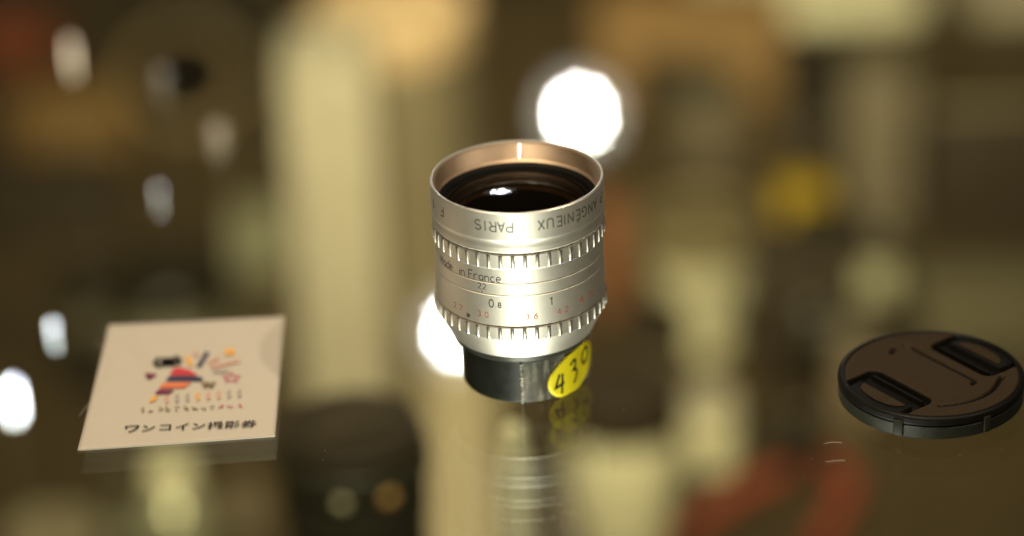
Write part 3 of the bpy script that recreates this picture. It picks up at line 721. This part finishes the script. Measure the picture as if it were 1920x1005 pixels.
drum('tan_pot', 'round tan pot in the lower left corner', 'pot', 95, 985, 100, 56, [
    ('pot_body', tanm, [(0, 0), (.8, 0), (.95, .1), (1, .5), (.95, .8)]), ('lid', tanm, [(.93, .8), (1, .82), (.97, .97), (.8, 1), (0, 1)])])

# more of the crowded shelf
rust = K('rusty_brown_card', (0.22, 0.085, 0.04), .6); tan2 = K('rosy_tan_plastic', (0.26, 0.20, 0.14), .5); dgrey = K('grey_brown_plastic', (0.11, 0.095, 0.06), .5)
def small_lens(label, px, py, r_, H, body, ring, glassm):
    return drum('small_lens', label, 'camera lens', px, py, r_, H, [
        ('lens_body', body, [(0, 0), (.8, 0), (.84, .04), (.84, .45), (.92, .5), (.92, .78)]),
        ('focus_ring', ring, [(.92, .55), (1.0, .57), (1.0, .78), (.95, .8)]),
        ('front_ring', body, [(.94, .78), (.97, .8), (.97, .99), (.9, 1), (.84, .95)]),
        ('front_glass', glassm, [(.85, .9), (.5, .95), (0, .97)])])
small_lens('dark brown upright lens between the silver lens and the black camera', 1228, 585, 64, 60, brownc, dgrey, blackp)
small_lens('black upright lens at the lower left of the lens cap', 1492, 800, 62, 20, blackp, brownc, blackp)
small_lens('grey upright lens at the bottom left below the printed card', 232, 915, 42, 50, dgrey, grn, blackp)
small_lens('dark upright lens at the left between the two white glows', 150, 520, 62, 50, blackp, dgrey, blackp)
small_lens('tan upright lens at the bottom between printed card and capped lens', 455, 925, 40, 46, tan2, dgrey, brownc)
small_lens('grey brown upright lens straight behind the silver lens', 850, 215, 70, 70, dgrey, tan2, brownc)
drum('rosy_pot', 'small rosy tan pot just above the lens cap', 'pot', 1602, 618, 42, 40, [('pot_body', tan2, [(0, 0), (.9, 0), (.95, .1), (.95, .8)]), ('lid', greyp, [(.93, .8), (1, .82), (1, .97), (.9, 1), (0, 1)])])
block('rust_box', 'narrow rusty brown box peeping out right of the silver lens', 'box', 1112, 1172, 395, 48, 20, rust, 2, extra=lambda t, w, D, H: MB().rbox(-w / 2 - .3, w / 2 + .3, -D / 2 - .3, D / 2 + .3, H - 9, H + .6, 2).build('lid', rust, t))
block('flat_case', 'low grey brown case behind the lens cap at the right edge', 'case', 1722, 2060, 582, 22, 60, dgrey, 4, extra=lambda t, w, D, H: MB().rbox(-w / 2 - .4, w / 2 + .4, -D / 2 - .4, D / 2 + .4, H * .6, H + .8, 4).build('lid', dgrey, t))
block('black_block', 'black box standing behind the white tray front at the upper right', 'box', 1462, 1588, 78, 40, 22, blackp, 2, extra=lambda t, w, D, H: MB().rbox(-w / 2 - .3, w / 2 + .3, -D / 2 - .3, D / 2 + .3, H - 8, H + .6, 2).build('lid', blackp, t))

# ------------------------------------------------------------------ lamps: their images in the glass are the round spots of light
def spotlamp(px, py, beyond, r, strength, col, label, zmir=0.0):
    d = ray(px, py); t = (zmir - CP.z) / d.z; hit = CP + d * t
    dn = d.normalized(); refl = Vector((dn.x, dn.y, -dn.z)); pos = hit + refl * beyond
    T = thing('spotlight', pos, label, 'lamp', 'spotlights above the counter')
    T.rotation_euler = (-refl).to_track_quat('-Z', 'Y').to_euler()
    MB().lathe([(23.2, -2), (25, -3), (25, 6), (23, 34), (14, 48), (0, 50)], 40).build('housing', blackp, T)
    MB().lathe([(r, 0), (r * .9, -1.2), (r * .6, -2.4), (0, -3)], 40).build('bulb', lamp_mat('lamp_light', col, strength), T)
    MB().lathe([(r * 1.06, -1.0), (23, -1.0), (23, -.2), (r * 1.06, -.2)], 40, closed=True).build('halo_ring', lamp_mat('halo_ring_light', col, 2.4), T)  # added glowing ring, gives the mirrored disc its soft halo
    return T
spotlamp(1086, 207, 860, 7, 420, (1.0, 0.96, 0.88), 'spotlight mirrored in the glass as the white disc above right of the silver lens')
spotlamp(862, 612, 980, 7, 420, (0.92, 0.97, 1.0), 'spotlight mirrored in the glass as the white disc at the silver lens lower left')
def small_lamp(px, py, beyond, a, b_, strength, col, label):  # added unseen bulbs, their images in the glass imitate glints
    d = ray(px, py); t = -CP.z / d.z; hit = CP + d * t
    dn = d.normalized(); pos = hit + Vector((dn.x, dn.y, -dn.z)) * beyond
    T = thing('glint_bulb', pos, label, 'lamp', 'small added bulbs that give the glints at the left')
    MB().lathe([(0, b_ * .8), (a * 1.1, b_ * .85), (a * 1.2, b_ + 3), (a * .8, b_ + 9), (1, b_ + 11), (.8, b_ + 400), (0, b_ + 400)], 24).build('socket', blackp, T)
    MB().lathe([(0, -b_), (a * .5, -b_ * .86), (a * .87, -b_ * .5), (a, 0), (a * .87, b_ * .5), (a * .5, b_ * .86), (0, b_)], 24).build('bulb', lamp_mat('glint_bulb_glow', col, strength), T)
small_lamp(24, 740, 330, 2.0, 5, 220, (0.95, 0.98, 1.0), 'added bulb mirrored in the glass as the big white glow at the left edge')
small_lamp(99, 612, 150, .8, 2.5, 80, (0.92, 0.98, 1.0), 'added bulb mirrored as the slim white glow left of the printed card')
small_lamp(296, 360, 116, .7, 2, 26, (0.95, 0.96, 0.9), 'added bulb mirrored as the dim slim glow left of the cream carton')
small_lamp(408, 244, 105, 3.0, 4, 2.4, (1.0, 0.85, 0.62), 'added bulb mirrored as the faint cream glow on the lying lens rim')
small_lamp(303, 140, 100, 2.0, 3, 2, (1.0, 0.86, 0.70), 'added bulb mirrored as the faint glow in the middle of the lying lens')
small_lamp(133, 96, 92, 1.2, 6, 15, (1.0, 0.80, 0.55), 'added bulb mirrored as the warm oval glow in the upper left')

# ------------------------------------------------------------------ dust and fibres on the glass
rd = random.Random(11); b = MB()
for k in range(260):
    p = at(rd.uniform(0, 1920), rd.uniform(120, 1005), 0.03); q = rd.uniform(.05, .16); a = rd.uniform(0, 6.28)
    pts = [(p.x + q * rd.uniform(.6, 1.3) * cos(a + i * 1.26), p.y + q * rd.uniform(.6, 1.3) * sin(a + i * 1.26), 0.03) for i in range(5)]
    o = len(b.v); b.v += pts + [(p.x, p.y, .03 + q)]; b.f += [(o + i, o + (i + 1) % 5, o + 5) for i in range(5)]
tag(b.build('glass_dust', mat('pale_dust', (.42, .38, .28), .9)), 'pale dust specks on the glass', None, None, 'stuff')
for pts in ([(178, 640), (205, 668), (200, 700), (175, 745), (148, 780)], [(1545, 832), (1560, 829), (1578, 830)], [(1548, 866), (1562, 864), (1585, 863)], [(752, 168), (765, 171), (778, 165)]):
    W4 = [at(x, y, 0.08) for x, y in pts]
    b = MB(); b.tube(cr(W4, 5), 0.07, 5); o = b.build('dust_fibre', mat('pale_fibre', (.40, .36, .28), .8))
    tag(o, {178: 'fine curled hair on the glass at the left edge of the printed card', 1545: 'upper of two tiny pale fibres left of the lens cap', 1548: 'lower of two tiny pale fibres left of the lens cap',
            752: 'tiny pale fibre on the glass above left of the silver lens'}[pts[0][0]], 'fibre', 'fibres on the glass')
